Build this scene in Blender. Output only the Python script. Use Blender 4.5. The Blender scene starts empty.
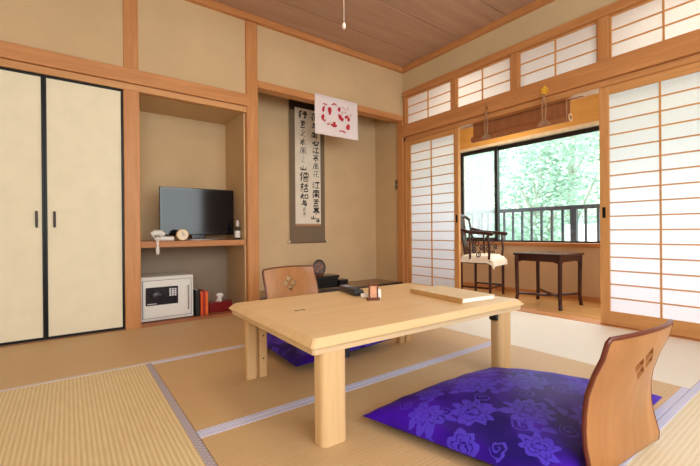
import bpy, bmesh, math, random
from mathutils import Vector, Matrix
random.seed(7)
C = bpy.context.scene.collection
PI = math.pi

# ------------------------------------------------------------------ materials
MATS = {}
def nodes_of(name):
    m = bpy.data.materials.new(name); m.use_nodes = True
    nt = m.node_tree
    for n in list(nt.nodes):
        nt.nodes.remove(n)
    out = nt.nodes.new('ShaderNodeOutputMaterial')
    return m, nt, out
def link(nt, a, b): nt.links.new(a, b)
def rgb(h):
    h = h.lstrip('#')
    v = [int(h[i:i+2], 16)/255 for i in (0, 2, 4)]
    return tuple((c/12.92 if c <= .04045 else ((c+.055)/1.055)**2.4) for c in v) + (1,)
def principled(nt, out, col=None, rough=.5, spec=.5, metal=0):
    p = nt.nodes.new('ShaderNodeBsdfPrincipled')
    p.inputs['Roughness'].default_value = rough
    p.inputs['Metallic'].default_value = metal
    p.inputs['Specular IOR Level'].default_value = spec
    if col is not None: p.inputs['Base Color'].default_value = col
    link(nt, p.outputs[0], out.inputs[0])
    return p
def ocoord(nt, scale):
    tc = nt.nodes.new('ShaderNodeTexCoord'); mp = nt.nodes.new('ShaderNodeMapping')
    mp.inputs['Scale'].default_value = scale
    link(nt, tc.outputs['Object'], mp.inputs['Vector'])
    return mp.outputs[0]
def noise(nt, vec, scale, detail=4, rough=.55, dist=0):
    n = nt.nodes.new('ShaderNodeTexNoise')
    n.inputs['Scale'].default_value = scale; n.inputs['Detail'].default_value = detail
    n.inputs['Roughness'].default_value = rough; n.inputs['Distortion'].default_value = dist
    link(nt, vec, n.inputs['Vector']); return n.outputs['Fac']
def ramp(nt, fac, stops):
    r = nt.nodes.new('ShaderNodeValToRGB')
    e = r.color_ramp.elements
    e[0].position, e[0].color = stops[0]; e[1].position, e[1].color = stops[-1]
    for p, c in stops[1:-1]:
        k = e.new(p); k.color = c
    link(nt, fac, r.inputs['Fac']); return r.outputs['Color']
def bump(nt, p, h, strength=.2, dist=.002):
    b = nt.nodes.new('ShaderNodeBump'); b.inputs['Strength'].default_value = strength
    b.inputs['Distance'].default_value = dist
    link(nt, h, b.inputs['Height']); link(nt, b.outputs[0], p.inputs['Normal'])
def mathn(nt, op, a, b=None, c=None):
    n = nt.nodes.new('ShaderNodeMath'); n.operation = op
    for i, v in enumerate((a, b, c)):
        if v is None: continue
        if isinstance(v, (int, float)): n.inputs[i].default_value = v
        else: link(nt, v, n.inputs[i])
    return n.outputs[0]

def plain(name, col, rough=.5, spec=.5, metal=0, var=.06, nscale=18):
    """matte / lacquer / plastic with a faint tonal variation"""
    if name in MATS: return MATS[name]
    m, nt, out = nodes_of(name)
    p = principled(nt, out, None, rough, spec, metal)
    c = rgb(col) if isinstance(col, str) else col
    lo = tuple(x*(1-var) for x in c[:3])+(1,); hi = tuple(min(1, x*(1+var)) for x in c[:3])+(1,)
    n = noise(nt, ocoord(nt, (1, 1, 1)), nscale, 3)
    link(nt, ramp(nt, n, [(.3, lo), (.7, hi)]), p.inputs['Base Color'])
    MATS[name] = m; return m
def wood(name, light, dark, axis='x', rough=.45, freq=26, contrast=1.0, spec=.4, bstr=.05):
    if name in MATS: return MATS[name]
    m, nt, out = nodes_of(name)
    p = principled(nt, out, None, rough, spec)
    s = {'x': (.06, 1, 1), 'y': (1, .06, 1), 'z': (1, 1, .06)}[axis]
    v = ocoord(nt, s)
    a = noise(nt, v, freq, 6, .6, .6)
    b = noise(nt, v, freq*5.5, 3, .6)
    f = mathn(nt, 'ADD', mathn(nt, 'MULTIPLY', a, .75), mathn(nt, 'MULTIPLY', b, .25))
    L, D = rgb(light), rgb(dark)
    mid = tuple((x+y)/2 for x, y in zip(L, D))
    link(nt, ramp(nt, f, [(.5-.2/contrast, D), (.5, mid), (.5+.18/contrast, L)]), p.inputs['Base Color'])
    bump(nt, p, f, bstr, .002)
    MATS[name] = m; return m
def plaster(name, col):
    m, nt, out = nodes_of(name)
    p = principled(nt, out, None, .9, .15)
    v = ocoord(nt, (1, 1, 1))
    c = rgb(col)
    n = noise(nt, v, 3, 5)
    lo = tuple(x*.96 for x in c[:3])+(1,); hi = tuple(x*1.04 for x in c[:3])+(1,)
    link(nt, ramp(nt, n, [(.35, lo), (.65, hi)]), p.inputs['Base Color'])
    bump(nt, p, noise(nt, v, 350, 2), .12, .001)
    MATS[name] = m; return m
def tatami(name, axis, c1, c2, ridge=.3):
    """rush mat: fine weave ridges along the mat, slightly uneven straw tone"""
    m, nt, out = nodes_of(name)
    p = principled(nt, out, None, .52, .45)
    v = ocoord(nt, (1, 1, 1))
    w = nt.nodes.new('ShaderNodeTexWave'); w.wave_type = 'BANDS'
    w.bands_direction = 'Y' if axis == 'x' else 'X'
    w.inputs['Scale'].default_value = 20.9          # one band about every 15 mm
    w.inputs['Distortion'].default_value = .25; w.inputs['Detail'].default_value = 1
    link(nt, v, w.inputs['Vector'])
    fine = noise(nt, ocoord(nt, (8, 220, 1) if axis == 'x' else (220, 8, 1)), 1, 3)
    big = noise(nt, v, 1.5, 3)
    f = mathn(nt, 'ADD', mathn(nt, 'MULTIPLY', w.outputs['Fac'], ridge),
              mathn(nt, 'ADD', mathn(nt, 'MULTIPLY', fine, .8-ridge), mathn(nt, 'MULTIPLY', big, .2)))
    link(nt, ramp(nt, f, [(.2, rgb(c2)), (.75, rgb(c1))]), p.inputs['Base Color'])
    bump(nt, p, f, .25, .002)
    MATS[name] = m; return m
def edging(name, c1, c2):
    m, nt, out = nodes_of(name)
    p = principled(nt, out, None, .7, .2)
    ck = nt.nodes.new('ShaderNodeTexChecker'); ck.inputs['Scale'].default_value = 95
    ck.inputs['Color1'].default_value = rgb(c1); ck.inputs['Color2'].default_value = rgb(c2)
    link(nt, ocoord(nt, (1, 1, 1)), ck.inputs['Vector'])
    link(nt, ck.outputs['Color'], p.inputs['Base Color'])
    MATS[name] = m; return m
def paper(name, col, trans=.75):
    m, nt, out = nodes_of(name)
    c = rgb(col)
    n = noise(nt, ocoord(nt, (1, 1, 1)), 60, 4)
    cc = ramp(nt, n, [(.3, tuple(x*.95 for x in c[:3])+(1,)), (.7, c)])
    d = nt.nodes.new('ShaderNodeBsdfDiffuse'); t = nt.nodes.new('ShaderNodeBsdfTranslucent')
    mx = nt.nodes.new('ShaderNodeMixShader'); mx.inputs[0].default_value = trans
    link(nt, cc, d.inputs[0]); link(nt, cc, t.inputs[0])
    link(nt, d.outputs[0], mx.inputs[1]); link(nt, t.outputs[0], mx.inputs[2])
    link(nt, mx.outputs[0], out.inputs[0])
    MATS[name] = m; return m
def pane_glass(name, haze):
    m, nt, out = nodes_of(name)
    t = nt.nodes.new('ShaderNodeBsdfTransparent'); g = nt.nodes.new('ShaderNodeBsdfGlossy')
    g.inputs['Roughness'].default_value = .02
    mx = nt.nodes.new('ShaderNodeMixShader'); mx.inputs[0].default_value = .05
    link(nt, t.outputs[0], mx.inputs[1]); link(nt, g.outputs[0], mx.inputs[2])
    last = mx
    if haze:
        d = nt.nodes.new('ShaderNodeBsdfTranslucent'); d.inputs[0].default_value = (.9, .95, .95, 1)
        m2 = nt.nodes.new('ShaderNodeMixShader'); m2.inputs[0].default_value = haze
        link(nt, mx.outputs[0], m2.inputs[1]); link(nt, d.outputs[0], m2.inputs[2]); last = m2
    link(nt, last.outputs[0], out.inputs[0])
    MATS[name] = m; return m
def brocade(name, dark, mid, light, flowers, scrolls, leaves):
    """satin damask: flower heads, spiral tendrils and leaves woven lighter than the ground"""
    m, nt, out = nodes_of(name)
    p = principled(nt, out, None, .48, .2)
    p.inputs['Sheen Weight'].default_value = .04
    p.inputs['Sheen Tint'].default_value = rgb(light)
    tc = nt.nodes.new('ShaderNodeTexCoord'); sp = nt.nodes.new('ShaderNodeSeparateXYZ')
    nz = nt.nodes.new('ShaderNodeTexNoise'); nz.inputs['Scale'].default_value = 21; nz.inputs['Detail'].default_value = 3
    link(nt, tc.outputs['Object'], nz.inputs['Vector'])
    va = nt.nodes.new('ShaderNodeVectorMath'); va.operation = 'MULTIPLY_ADD'
    link(nt, nz.outputs['Color'], va.inputs[0]); va.inputs[1].default_value = (.046, .046, 0); link(nt, tc.outputs['Object'], va.inputs[2])
    link(nt, va.outputs[0], sp.inputs[0])
    X, Y = sp.outputs[0], sp.outputs[1]
    def polar(cx, cy):
        dx = mathn(nt, 'SUBTRACT', X, cx); dy = mathn(nt, 'SUBTRACT', Y, cy)
        r = mathn(nt, 'SQRT', mathn(nt, 'ADD', mathn(nt, 'MULTIPLY', dx, dx), mathn(nt, 'MULTIPLY', dy, dy)))
        return r, mathn(nt, 'ARCTAN2', dy, dx)
    tot = None
    def acc(v):
        nonlocal tot
        tot = v if tot is None else mathn(nt, 'MAXIMUM', tot, v)
    for cx, cy, R, n, ph in flowers:
        r, a = polar(cx, cy)
        lob = mathn(nt, 'ABSOLUTE', mathn(nt, 'COSINE', mathn(nt, 'MULTIPLY_ADD', a, n/2, ph)))
        edge = mathn(nt, 'MULTIPLY_ADD', lob, R*.36, R*.64)
        q = mathn(nt, 'DIVIDE', r, edge)
        inside = mathn(nt, 'LESS_THAN', q, 1)
        ringgap = mathn(nt, 'GREATER_THAN', mathn(nt, 'ABSOLUTE', mathn(nt, 'SUBTRACT', q, .62)), .035)
        core = mathn(nt, 'GREATER_THAN', mathn(nt, 'ABSOLUTE', mathn(nt, 'SUBTRACT', q, .28)), .05)
        acc(mathn(nt, 'MULTIPLY', inside, mathn(nt, 'MULTIPLY', ringgap, core)))
    for cx, cy, R, ph, sgn in scrolls:
        r, a = polar(cx, cy)
        ph_ = mathn(nt, 'ADD', mathn(nt, 'DIVIDE', r, R*.55), mathn(nt, 'MULTIPLY_ADD', a, sgn/(2*PI), ph))
        s = mathn(nt, 'LESS_THAN', mathn(nt, 'FRACT', ph_), .30)
        acc(mathn(nt, 'MULTIPLY', s, mathn(nt, 'LESS_THAN', r, R)))
    for cx, cy, R, ph in leaves:
        r, a = polar(cx, cy)
        lob = mathn(nt, 'POWER', mathn(nt, 'ABSOLUTE', mathn(nt, 'COSINE', mathn(nt, 'ADD', a, ph))), 3)
        acc(mathn(nt, 'LESS_THAN', r, mathn(nt, 'MULTIPLY', lob, R)))
    thread = noise(nt, ocoord(nt, (30, 600, 30)), 1, 2)
    fac = mathn(nt, 'MULTIPLY', tot, mathn(nt, 'MULTIPLY_ADD', thread, .6, .42))
    blot = noise(nt, ocoord(nt, (1, 1, 1)), 5, 2)
    ground = ramp(nt, blot, [(.35, rgb(dark)), (.7, rgb(mid))])
    mx = nt.nodes.new('ShaderNodeMix'); mx.data_type = 'RGBA'
    link(nt, fac, mx.inputs[0]); link(nt, ground, mx.inputs[6]); mx.inputs[7].default_value = rgb(light)
    link(nt, mx.outputs[2], p.inputs['Base Color'])
    bump(nt, p, fac, .12, .002)
    MATS[name] = m; return m
def emitter(name, col, strength):
    m, nt, out = nodes_of(name)
    e = nt.nodes.new('ShaderNodeEmission'); e.inputs[0].default_value = rgb(col); e.inputs[1].default_value = strength
    link(nt, e.outputs[0], out.inputs[0]); MATS[name] = m; return m

HL, HD = '#d79a62', '#ba7b48'
WX = wood('hinoki_x', HL, HD, 'x'); WY = wood('hinoki_y', HL, HD, 'y'); WZ = wood('hinoki_z', HL, HD, 'z')
SX = wood('sugi_shelf', '#c98d58', '#a86a3c', 'x')
LY = wood('shoji_frame_y', '#dda468', '#c58a52', 'y'); LZ = wood('shoji_frame_z', '#dda468', '#c58a52', 'z')
CEIL = wood('ceiling_cedar', '#c9a48d', '#ad8a75', 'x', .6, 14, .8)
CEILD = plain('ceiling_gap', '#4a3022', .8)
PLA = plaster('juraku_plaster', '#d3b68f'); PLA2 = plaster('juraku_plaster_light', '#d3be98')
VER = wood('veranda_floor', '#d9a669', '#c08a50', 'y', .25, 16)
TBL = wood('table_maple', '#efd0a0', '#e2bc88', 'x', .38, 14, .9)
TBZ = wood('table_maple_leg', '#e6c493', '#d3a873', 'z', .42, 16, .9)
TBE = wood('table_maple_edge', '#ead0a8', '#d8b488', 'x', .35, 14, .9)
ZAI = wood('bentwood', '#bf8450', '#9d6536', 'z', .3, 10, .8, .5)
ZED = plain('bentwood_edge', '#6b2f1c', .35)
DKW = wood('rosewood', '#4a231a', '#2a120e', 'z', .25, 20)
DKX = wood('rosewood_flat', '#4a231a', '#2a120e', 'y', .2, 20)
BLK = plain('black_lacquer', '#0a090a', .4, .3)
BLKM = plain('black_aluminium', '#16181c', .4)
FUS = plain('fusuma_paper', '#f2e9d0', .85, .15, 0, .03, 8)
SHO = paper('shoji_paper', '#eaf0fd', .68)
WHT = plain('white_enamel', '#dcdad6', .35, .4, 0, .02)
WPL = plain('white_plastic', '#e6e2dc', .35, .4, 0, .02)
CREAM = plain('cream_trim', '#eadfc8', .6)

# ------------------------------------------------------------------ mesh helpers
def box(bm, x0, x1, y0, y1, z0, z1, bev=0, seg=2):
    r = bmesh.ops.create_cube(bm, size=1)
    vs = r['verts']
    for v in vs:
        v.co = Vector(((x0+x1)/2+v.co.x*(x1-x0), (y0+y1)/2+v.co.y*(y1-y0), (z0+z1)/2+v.co.z*(z1-z0)))
    if bev:
        es = list({e for v in vs for e in v.link_edges})
        bmesh.ops.bevel(bm, geom=es, offset=bev, segments=seg, profile=.5, affect='EDGES', clamp_overlap=True)
    return bm
def tube(bm, pts, rad, n=10, cap=True):
    pts = [Vector(p) for p in pts]
    rads = rad if isinstance(rad, (list, tuple)) else [rad]*len(pts)
    rings = []
    up = None
    for i, p in enumerate(pts):
        t = (pts[min(i+1, len(pts)-1)] - pts[max(i-1, 0)]).normalized()
        if up is None:
            up = Vector((0, 0, 1)) if abs(t.z) < .9 else Vector((1, 0, 0))
        a = t.cross(up).normalized(); b = a.cross(t).normalized(); up = b
        rings.append([bm.verts.new(p + rads[i]*(math.cos(2*PI*k/n)*a + math.sin(2*PI*k/n)*b)) for k in range(n)])
    for r0, r1 in zip(rings, rings[1:]):
        for k in range(n):
            bm.faces.new((r0[k], r0[(k+1) % n], r1[(k+1) % n], r1[k]))
    if cap:
        bm.faces.new(rings[0][::-1]); bm.faces.new(rings[-1])
    return bm
def lathe(bm, prof, n=24, mat=None):
    """prof = [(r, z)...] revolved about z, optional 4x4 placement"""
    rings = []
    for r, z in prof:
        rings.append([bm.verts.new((r*math.cos(2*PI*k/n), r*math.sin(2*PI*k/n), z)) for k in range(n)])
    fs = []
    for r0, r1 in zip(rings, rings[1:]):
        for k in range(n):
            fs.append(bm.faces.new((r0[k], r0[(k+1) % n], r1[(k+1) % n], r1[k])))
    bm.faces.new(rings[0][::-1]); bm.faces.new(rings[-1])
    if mat is not None:
        for ring in rings:
            for v in ring: v.co = mat @ v.co
    return bm
def prism(bm, poly, f0, f1):
    """poly: list of 2D points; f0, f1 map (u, v) to the two end faces"""
    a = [bm.verts.new(f0(u, v)) for u, v in poly]; b = [bm.verts.new(f1(u, v)) for u, v in poly]
    n = len(poly)
    bm.faces.new(a[::-1]); bm.faces.new(b)
    for k in range(n):
        bm.faces.new((a[k], a[(k+1) % n], b[(k+1) % n], b[k]))
    return bm
def BM(): return bmesh.new()
def obj(name, bm, mat, parent=None, smooth=False):
    bmesh.ops.recalc_face_normals(bm, faces=bm.faces[:])
    me = bpy.data.meshes.new(name); bm.to_mesh(me); bm.free()
    me.materials.append(mat)
    if smooth:
        for p in me.polygons: p.use_smooth = True
        try: me.set_sharp_from_angle(angle=math.radians(38))
        except Exception: pass
    o = bpy.data.objects.new(name, me); C.objects.link(o)
    if parent is not None: o.parent = parent
    return o
def tag(o, label, cat, group=None, kind=None):
    o['label'] = label; o['category'] = cat
    if group: o['group'] = group
    if kind: o['kind'] = kind
    return o
def thing(name, label, cat, loc=(0, 0, 0), rotz=0, group=None):
    o = bpy.data.objects.new(name, None); C.objects.link(o)
    o.empty_display_size = .05
    o.location = loc; o.rotation_euler = (0, 0, rotz)
    return tag(o, label, cat, group)
def struct(name, bm, mat, parent=None, smooth=False):
    o = obj(name, bm, mat, parent, smooth)
    if parent is None: o['kind'] = 'structure'
    return o
def sroot(name, loc=(0, 0, 0)):
    o = bpy.data.objects.new(name, None); C.objects.link(o); o.location = loc
    o.empty_display_size = .05; o['kind'] = 'structure'
    return o
def copy_tree(o, parent=None):
    c = o.copy(); C.objects.link(c)
    if parent is not None: c.parent = parent
    for ch in list(o.children): copy_tree(ch, c)
    return c
def B1(*a, **k): return box(BM(), *a, **k)

# ------------------------------------------------------------------ room dimensions (metres)
B = 3.22            # face of the alcove wall
W = 3.19            # face of the shoji wall
X0, Y0 = -1.60, -1.45
ZC = 2.62           # ceiling
NX0, NX1, ND = .436, 1.25, 3.72       # niche with the television
TX0, TX1 = 1.375, 3.184                # tokonoma
VX = 4.13           # veranda window wall

# ---- floor and ceiling
struct('floor', B1(X0-.1, W-.02, Y0-.1, B+.6, -.12, -.055), wood('subfloor', '#8a6a48', '#6f5236', 'x'))
bm = BM()
y = Y0-.1
seams = [Y0-.1] + [2.86-.4915*k for k in range(8, -1, -1)] + [B+.05]
for a, b in zip(seams, seams[1:]):
    if b-a > .02: box(bm, X0-.1, W+.02, a+.004, b-.004, ZC, ZC+.02)
ce = struct('ceiling', bm, CEIL)
obj('board_backing', B1(X0-.1, W+.02, Y0-.1, B+.05, ZC+.02, ZC+.05), CEILD, ce)

# ---- alcove wall (plaster), with the niche and the tokonoma recess
bm = BM()
box(bm, X0, NX0-.104, B, B+.06, 1.76, ZC)                       # above closets
box(bm, NX0-.104, TX0, B, B+.06, 1.78, ZC)                      # above niche
box(bm, TX0, W+.02, B, B+.06, 2.03, ZC)                         # above tokonoma
box(bm, NX0-.09, NX0, B+.02, ND+.06, 0, 1.9)                    # niche left cheek
box(bm, NX1, TX0-.004, B+.02, ND+.06, 0, 2.6)                   # between niche and tokonoma
box(bm, NX0, NX1, ND, ND+.06, 0, 1.9)                           # niche back
box(bm, NX0, NX1, B+.06, ND, 1.765, 1.80)                       # niche lid
box(bm, TX0-.004, TX1+.1, ND, ND+.06, 0, 2.6)                   # tokonoma back
box(bm, TX1, TX1+.10, B+.06, ND, 0, 2.6)                        # tokonoma right cheek
box(bm, TX0, TX1, B+.06, ND, 2.5, 2.56)                         # tokonoma ceiling
box(bm, X0, NX0-.09, B+.5, B+.56, -.05, 1.9)                    # closet back
struct('wall_back', bm, PLA)

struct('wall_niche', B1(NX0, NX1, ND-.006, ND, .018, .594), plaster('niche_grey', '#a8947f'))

# ---- shoji wall plaster, side wall, rear wall
bm = BM()
box(bm, W, W+.10, Y0, B, 2.33, ZC)
box(bm, W, W+.10, Y0, -.33, -.05, 2.33)
struct('wall_right', bm, PLA2)
struct('wall_left', B1(X0-.08, X0, Y0-.06, B+.06, -.06, ZC), PLA)
bm = BM()
box(bm, X0, -1.40, Y0-.08, Y0, -.06, ZC); box(bm, 2.28, W, Y0-.08, Y0, -.06, ZC)
box(bm, -1.40, 2.28, Y0-.08, Y0, 2.2, ZC); box(bm, -1.40, 2.28, Y0-.08, Y0, -.06, .62)
struct('wall_front', bm, PLA)

# ---- timber trim
def trim(n, boxes, mat, bev=.004):
    bm = BM()
    for b in boxes: box(bm, *b, bev=bev)
    return struct('trim_%d' % n, bm, mat)
trim(1, [(X0, NX0-.104+.13+.836, B-.03, B+.01, 1.812, 1.915)], WX)                       # picture rail over closets and niche
trim(2, [(X0, NX1+.03, B-.012, B+.04, 1.76, 1.808)], wood('kamoi_x', '#dba66f', '#c48a55', 'x'))
trim(3, [(.332, .436, B-.014, B+.05, -.03, 1.7595)], WZ)                                   # post between closets and niche
trim(4, [(.336, .432, B-.010, B+.03, 1.915, 2.57)], WZ)
trim(5, [(1.262, 1.375, B-.025, B+.09, -.03, 2.57)], WZ, .022)                           # rounded alcove post
trim(6, [(TX0-.003, W-.01, B-.02, B+.09, 2.0, 2.062)], WX)                               # alcove lintel
trim(7, [(X0, W, B-.045, B+.01, 2.567, ZC)], WX)                                         # ceiling moulding, alcove side
trim(8, [(W-.045, W+.01, Y0, B-.04, 2.567, ZC)], WY)                                     # ceiling moulding, shoji side
trim(9, [(3.160, W+.02, B-.02, B+.075, -.03, 2.03)], WZ, .008)                            # corner post
trim(10, [(W-.04, W+.01, Y0, B-.02, 1.805, 1.945)], WY)                                  # long rail over the shoji
trim(11, [(W-.012, W+.11, Y0, B-.02, 1.757, 1.802)], wood('kamoi_y', '#d39a63', '#bb7f4d', 'y'))
trim(12, [(W-.028, W+.10, Y0, B-.02, 2.272, 2.338)], WY)                                 # top rail of the transom
trim(13, [(W-.03, W+.11, -.33, B-.02, -.05, .001)], WY, .002)                            # threshold
ys = [(3.165, 3.20), (2.454, 2.517), (1.79, 1.856), (1.092, 1.163), (.398, .463), (-.33, -.25)]
for k, (a, b) in enumerate(ys):
    trim(14+k, [(W-.012, W+.06, a, b, 1.93, 2.29)], WZ, .003)                            # transom posts
trim(20, [(X0, .332, B+.0, B+.05, -.05, .004)], plain('closet_sill', '#9c6a45', .5), .001)
trim(21, [(W-.012, W+.08, 3.166, 3.20, 0, 1.80)], WZ, .004)
trim(22, [(W-.012, W+.10, -.33, -.26, 0, 1.80)], WZ, .004)

# ---- transom sashes: frame, lattice, paper
def lattice_window(name, y0, y1, z0, z1, x, fw, rows, cols, mw, depth=.025, mat=LY, matz=LZ, bottom=None, pull=None):
    bot = bottom or fw
    r = sroot(name, (x+depth/2, (y0+y1)/2, z0))
    def L(ob):
        for v in ob.data.vertices: v.co -= r.location
        return ob
    bm = BM()
    box(bm, x, x+depth, y0, y0+fw, z0, z1, bev=.002); box(bm, x, x+depth, y1-fw, y1, z0, z1, bev=.002)
    L(obj('stiles', bm, matz, r))
    bm = BM()
    box(bm, x+.001, x+depth-.001, y0+fw, y1-fw, z0, z0+bot, bev=.002); box(bm, x+.001, x+depth-.001, y0+fw, y1-fw, z1-fw, z1, bev=.002)
    L(obj('rails', bm, mat, r))
    bm = BM()
    H0, H1 = z0+bot, z1-fw; Y_0, Y_1 = y0+fw, y1-fw
    for k in range(1, rows):
        z = H0+(H1-H0)*k/rows; box(bm, x+.004, x+.014, Y_0, Y_1, z-mw/2, z+mw/2)
    for k in range(1, cols):
        yy = Y_0+(Y_1-Y_0)*k/cols; box(bm, x+.003, x+.0135, yy-mw*.6, yy+mw*.6, H0, H1)
    L(obj('lattice', bm, mat, r))
    bm = BM()
    vs = [bm.verts.new((x+.015, a, b)) for a, b in ((Y_0, H0), (Y_1, H0), (Y_1, H1), (Y_0, H1))]
    bm.faces.new(vs)
    L(obj('paper', bm, SHO, r))
    if pull is not None:
        bm = BM(); box(bm, x-.002, x+.004, pull-.011, pull+.011, .79, .87, bev=.002)
        L(obj('finger_pull', bm, BLK, r))
    return r
for k in range(5):
    a = ys[k+1][1]; b = ys[k][0]
    lattice_window('window_%d' % (k+1), a+.001, b-.001, 1.945, 2.27, W+.004, .012, 3, 2, .009)
# ---- sliding shoji doors
lattice_window('door_1', 2.436, 3.164, .004, 1.757, W+.002, .056, 16, 2, .009, .03, LY, LZ, .10, 2.462)
lattice_window('door_2', .437, 1.160, .004, 1.757, W+.002, .062, 16, 2, .009, .03, LY, LZ, .10, 1.132)
lattice_window('door_3', -.258, .462, .004, 1.757, W+.045, .062, 16, 2, .009, .03, LY, LZ, .10)

# ---- closet doors
def closet(name, x0, x1, hx):
    r = sroot(name, ((x0+x1)/2, B, 0))
    f = .014
    bm = BM()
    for a in ((x0, x0+f, .006, 1.758), (x1-f, x1, .006, 1.758), (x0+f, x1-f, .006, .022), (x0+f, x1-f, 1.742, 1.758)):
        box(bm, a[0]-r.location.x, a[1]-r.location.x, -.006, .026, a[2], a[3], bev=.002)
    obj('border', bm, BLK, r)
    obj('panel', B1(x0+f-r.location.x, x1-f-r.location.x, .002, .02, .022, 1.742), FUS, r)
    if hx is not None:
        obj('door_handle', B1(hx-.007-r.location.x, hx+.007-r.location.x, -.014, .002, .747, .857, bev=.006, seg=3), plain('handle_brown', '#2c1712', .35), r)
closet('door_4', -.122, .331, -.071)
closet('door_5', -.575, -.122, -.164)
closet('door_6', -1.03, -.578, -.62)
closet('door_7', -1.485, -1.03, -1.43)

# ---- niche floor and alcove platform
struct('niche_floor', B1(NX0, NX1, B-.008, ND, -.05, .018, bev=.002), wood('niche_board', '#b4764a', '#93583a', 'x'))
bm = BM(); box(bm, TX0, TX1, B+.075, ND, -.03, .098)
pf = struct('alcove_platform', bm, wood('alcove_board', '#b79a73', '#8f7452', 'x', .4, 8))
obj('front_sill', B1(TX0+.002, TX1-.026, B-.012, B+.075, -.03, .108, bev=.004), plain('sill_lacquer', '#2b211c', .3), pf)

# ------------------------------------------------------------------ tatami mats
TX_ = tatami('tatami_x', 'x', '#d8b88a', '#c39e70', .16)
TY_ = tatami('tatami_y', 'y', '#efdcae', '#cdae78', .30)
EDG = edging('mat_edging', '#d4d4ea', '#c6c6e0')
EDP = edging('mat_edging_pale', '#dcd0c8', '#cbbfb9')
EDL = edging('mat_edging_grey', '#bdb4bb', '#aaa0aa')
TYP = tatami('tatami_glare', 'y', '#f0eade', '#e1d8c6', .1)  # window glare and weave sheen baked into a paler rush colour
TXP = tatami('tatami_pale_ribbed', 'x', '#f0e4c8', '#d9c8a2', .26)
def mat_(x0, x1, y0, y1, axis, label, edges, em=None, cover=None):
    t = thing('tatami_mat', label, 'tatami mat', ((x0+x1)/2, (y0+y1)/2, -.054), 0, 'tatami mats covering the room floor')
    w, d = (x1-x0)/2-.0012, (y1-y0)/2-.0012
    obj('rush_cover', B1(-w, w, -d, d, 0, .053, bev=.003), cover or (TX_ if axis == 'x' else TY_), t)
    e = .027
    for s in edges:
        bm = BM()
        if s == 'y0': box(bm, -w, w, -d, -d+e, .05, .0545, bev=.001)
        if s == 'y1': box(bm, -w, w, d-e, d, .05, .0545, bev=.001)
        if s == 'x0': box(bm, -w, -w+e, -d, d, .05, .0545, bev=.001)
        if s == 'x1': box(bm, w-e, w, -d, d, .05, .0545, bev=.001)
        obj('edging', bm, em or EDG, t)
    return t
M = .919
xa, xb, xc = .357, 2.19, 3.158
ya, yb, yc, yd = .446, 1.375, 2.296, B-.014
mat_(-1.59, -.59, yc, yd, 'x', 'tatami mat by the far left closet doors', ['y0'], EDP)
mat_(-.59, 1.25, yc, yd, 'x', 'tan tatami mat lying along the white closet doors and the safe niche', ['y0'], EDP)
mat_(1.25, xc, yc, yd, 'x', 'tatami mat in front of the scroll alcove, behind the low table', ['y0'], EDP)
mat_(-.571, xa, ya, yc, 'y', 'light straw tatami mat with ribbed weave at front left of the photo', ['x0', 'x1'], EDL)
mat_(xa, xb, yb, yc, 'x', 'tan tatami mat under the far half of the low table', ['y0', 'y1'])
mat_(xa, xb, ya, yb, 'x', 'tan tatami mat under the purple cushion and near table legs', ['y0', 'y1'])
mat_(xb, xc, ya, yc, 'y', 'tatami mat coloured pale for window glare along the veranda threshold beside the table', [], None, TYP)
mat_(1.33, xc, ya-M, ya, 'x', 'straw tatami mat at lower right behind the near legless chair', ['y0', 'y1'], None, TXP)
mat_(-.571, 1.33, ya-M, ya, 'x', 'tatami mat below the lower left of the view', ['y0', 'y1'])
mat_(-1.59, -.571, ya-M, yc, 'y', 'tatami mat left of the ribbed straw mat', ['x1'])

# ------------------------------------------------------------------ low table
T = thing('low_table', 'low pale wooden table with chamfered top standing on the tatami', 'table', (1.22, 1.415, 0), math.radians(-1.2))
Lh, Dh = .605, .408
bm = BM()
def slab(bm, prof):
    """rectangular loft with clipped corners: prof = [(inset, z)...]"""
    rings = []
    for ins, z in prof:
        a, b, c = Lh-ins, Dh-ins, .007
        rings.append([bm.verts.new((x, y, z)) for x, y in ((-a+c, -b), (a-c, -b), (a, -b+c), (a, b-c), (a-c, b), (-a+c, b), (-a, b-c), (-a, -b+c))])
    for r0, r1 in zip(rings, rings[1:]):
        for k in range(8): bm.faces.new((r0[k], r0[(k+1) % 8], r1[(k+1) % 8], r1[k]))
    bm.faces.new(rings[0][::-1]); bm.faces.new(rings[-1])
slab(bm, [(.014, .330), (.003, .331), (.0, .334), (.0, .338), (.020, .359), (.024, .3605)])
obj('tabletop', bm, TBL, T)
bm = BM(); slab(bm, [(.018, .308), (.012, .310), (.010, .3275), (.02, .3315)])
obj('lower_rim', bm, TBE, T)
bm = BM()
for a in ((-.44, .44, -.345, -.325), (-.44, .44, .325, .345), (-.545, -.525, -.27, .27), (.525, .545, -.27, .27)):
    box(bm, a[0], a[1], a[2], a[3], .292, .314)
obj('apron', bm, TBE, T)
def leg_poly():
    # plank leg seen from above: rounded outer edges, a channel and a screwed plate on the inner side
    pts = []
    for k in range(6):
        a = PI+PI/2*k/5; pts.append((.024+.024*math.cos(a), .024+.024*math.sin(a)))
    for k in range(6):
        a = 1.5*PI+PI/2*k/5; pts.append((.078+.024*math.cos(a), .024+.024*math.sin(a)))
    pts += [(.102, .050), (.096, .056), (.066, .056), (.062, .052), (.062, .030), (.048, .030), (.048, .050), (.044, .054), (.006, .054), (0, .048)]
    return pts
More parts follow.
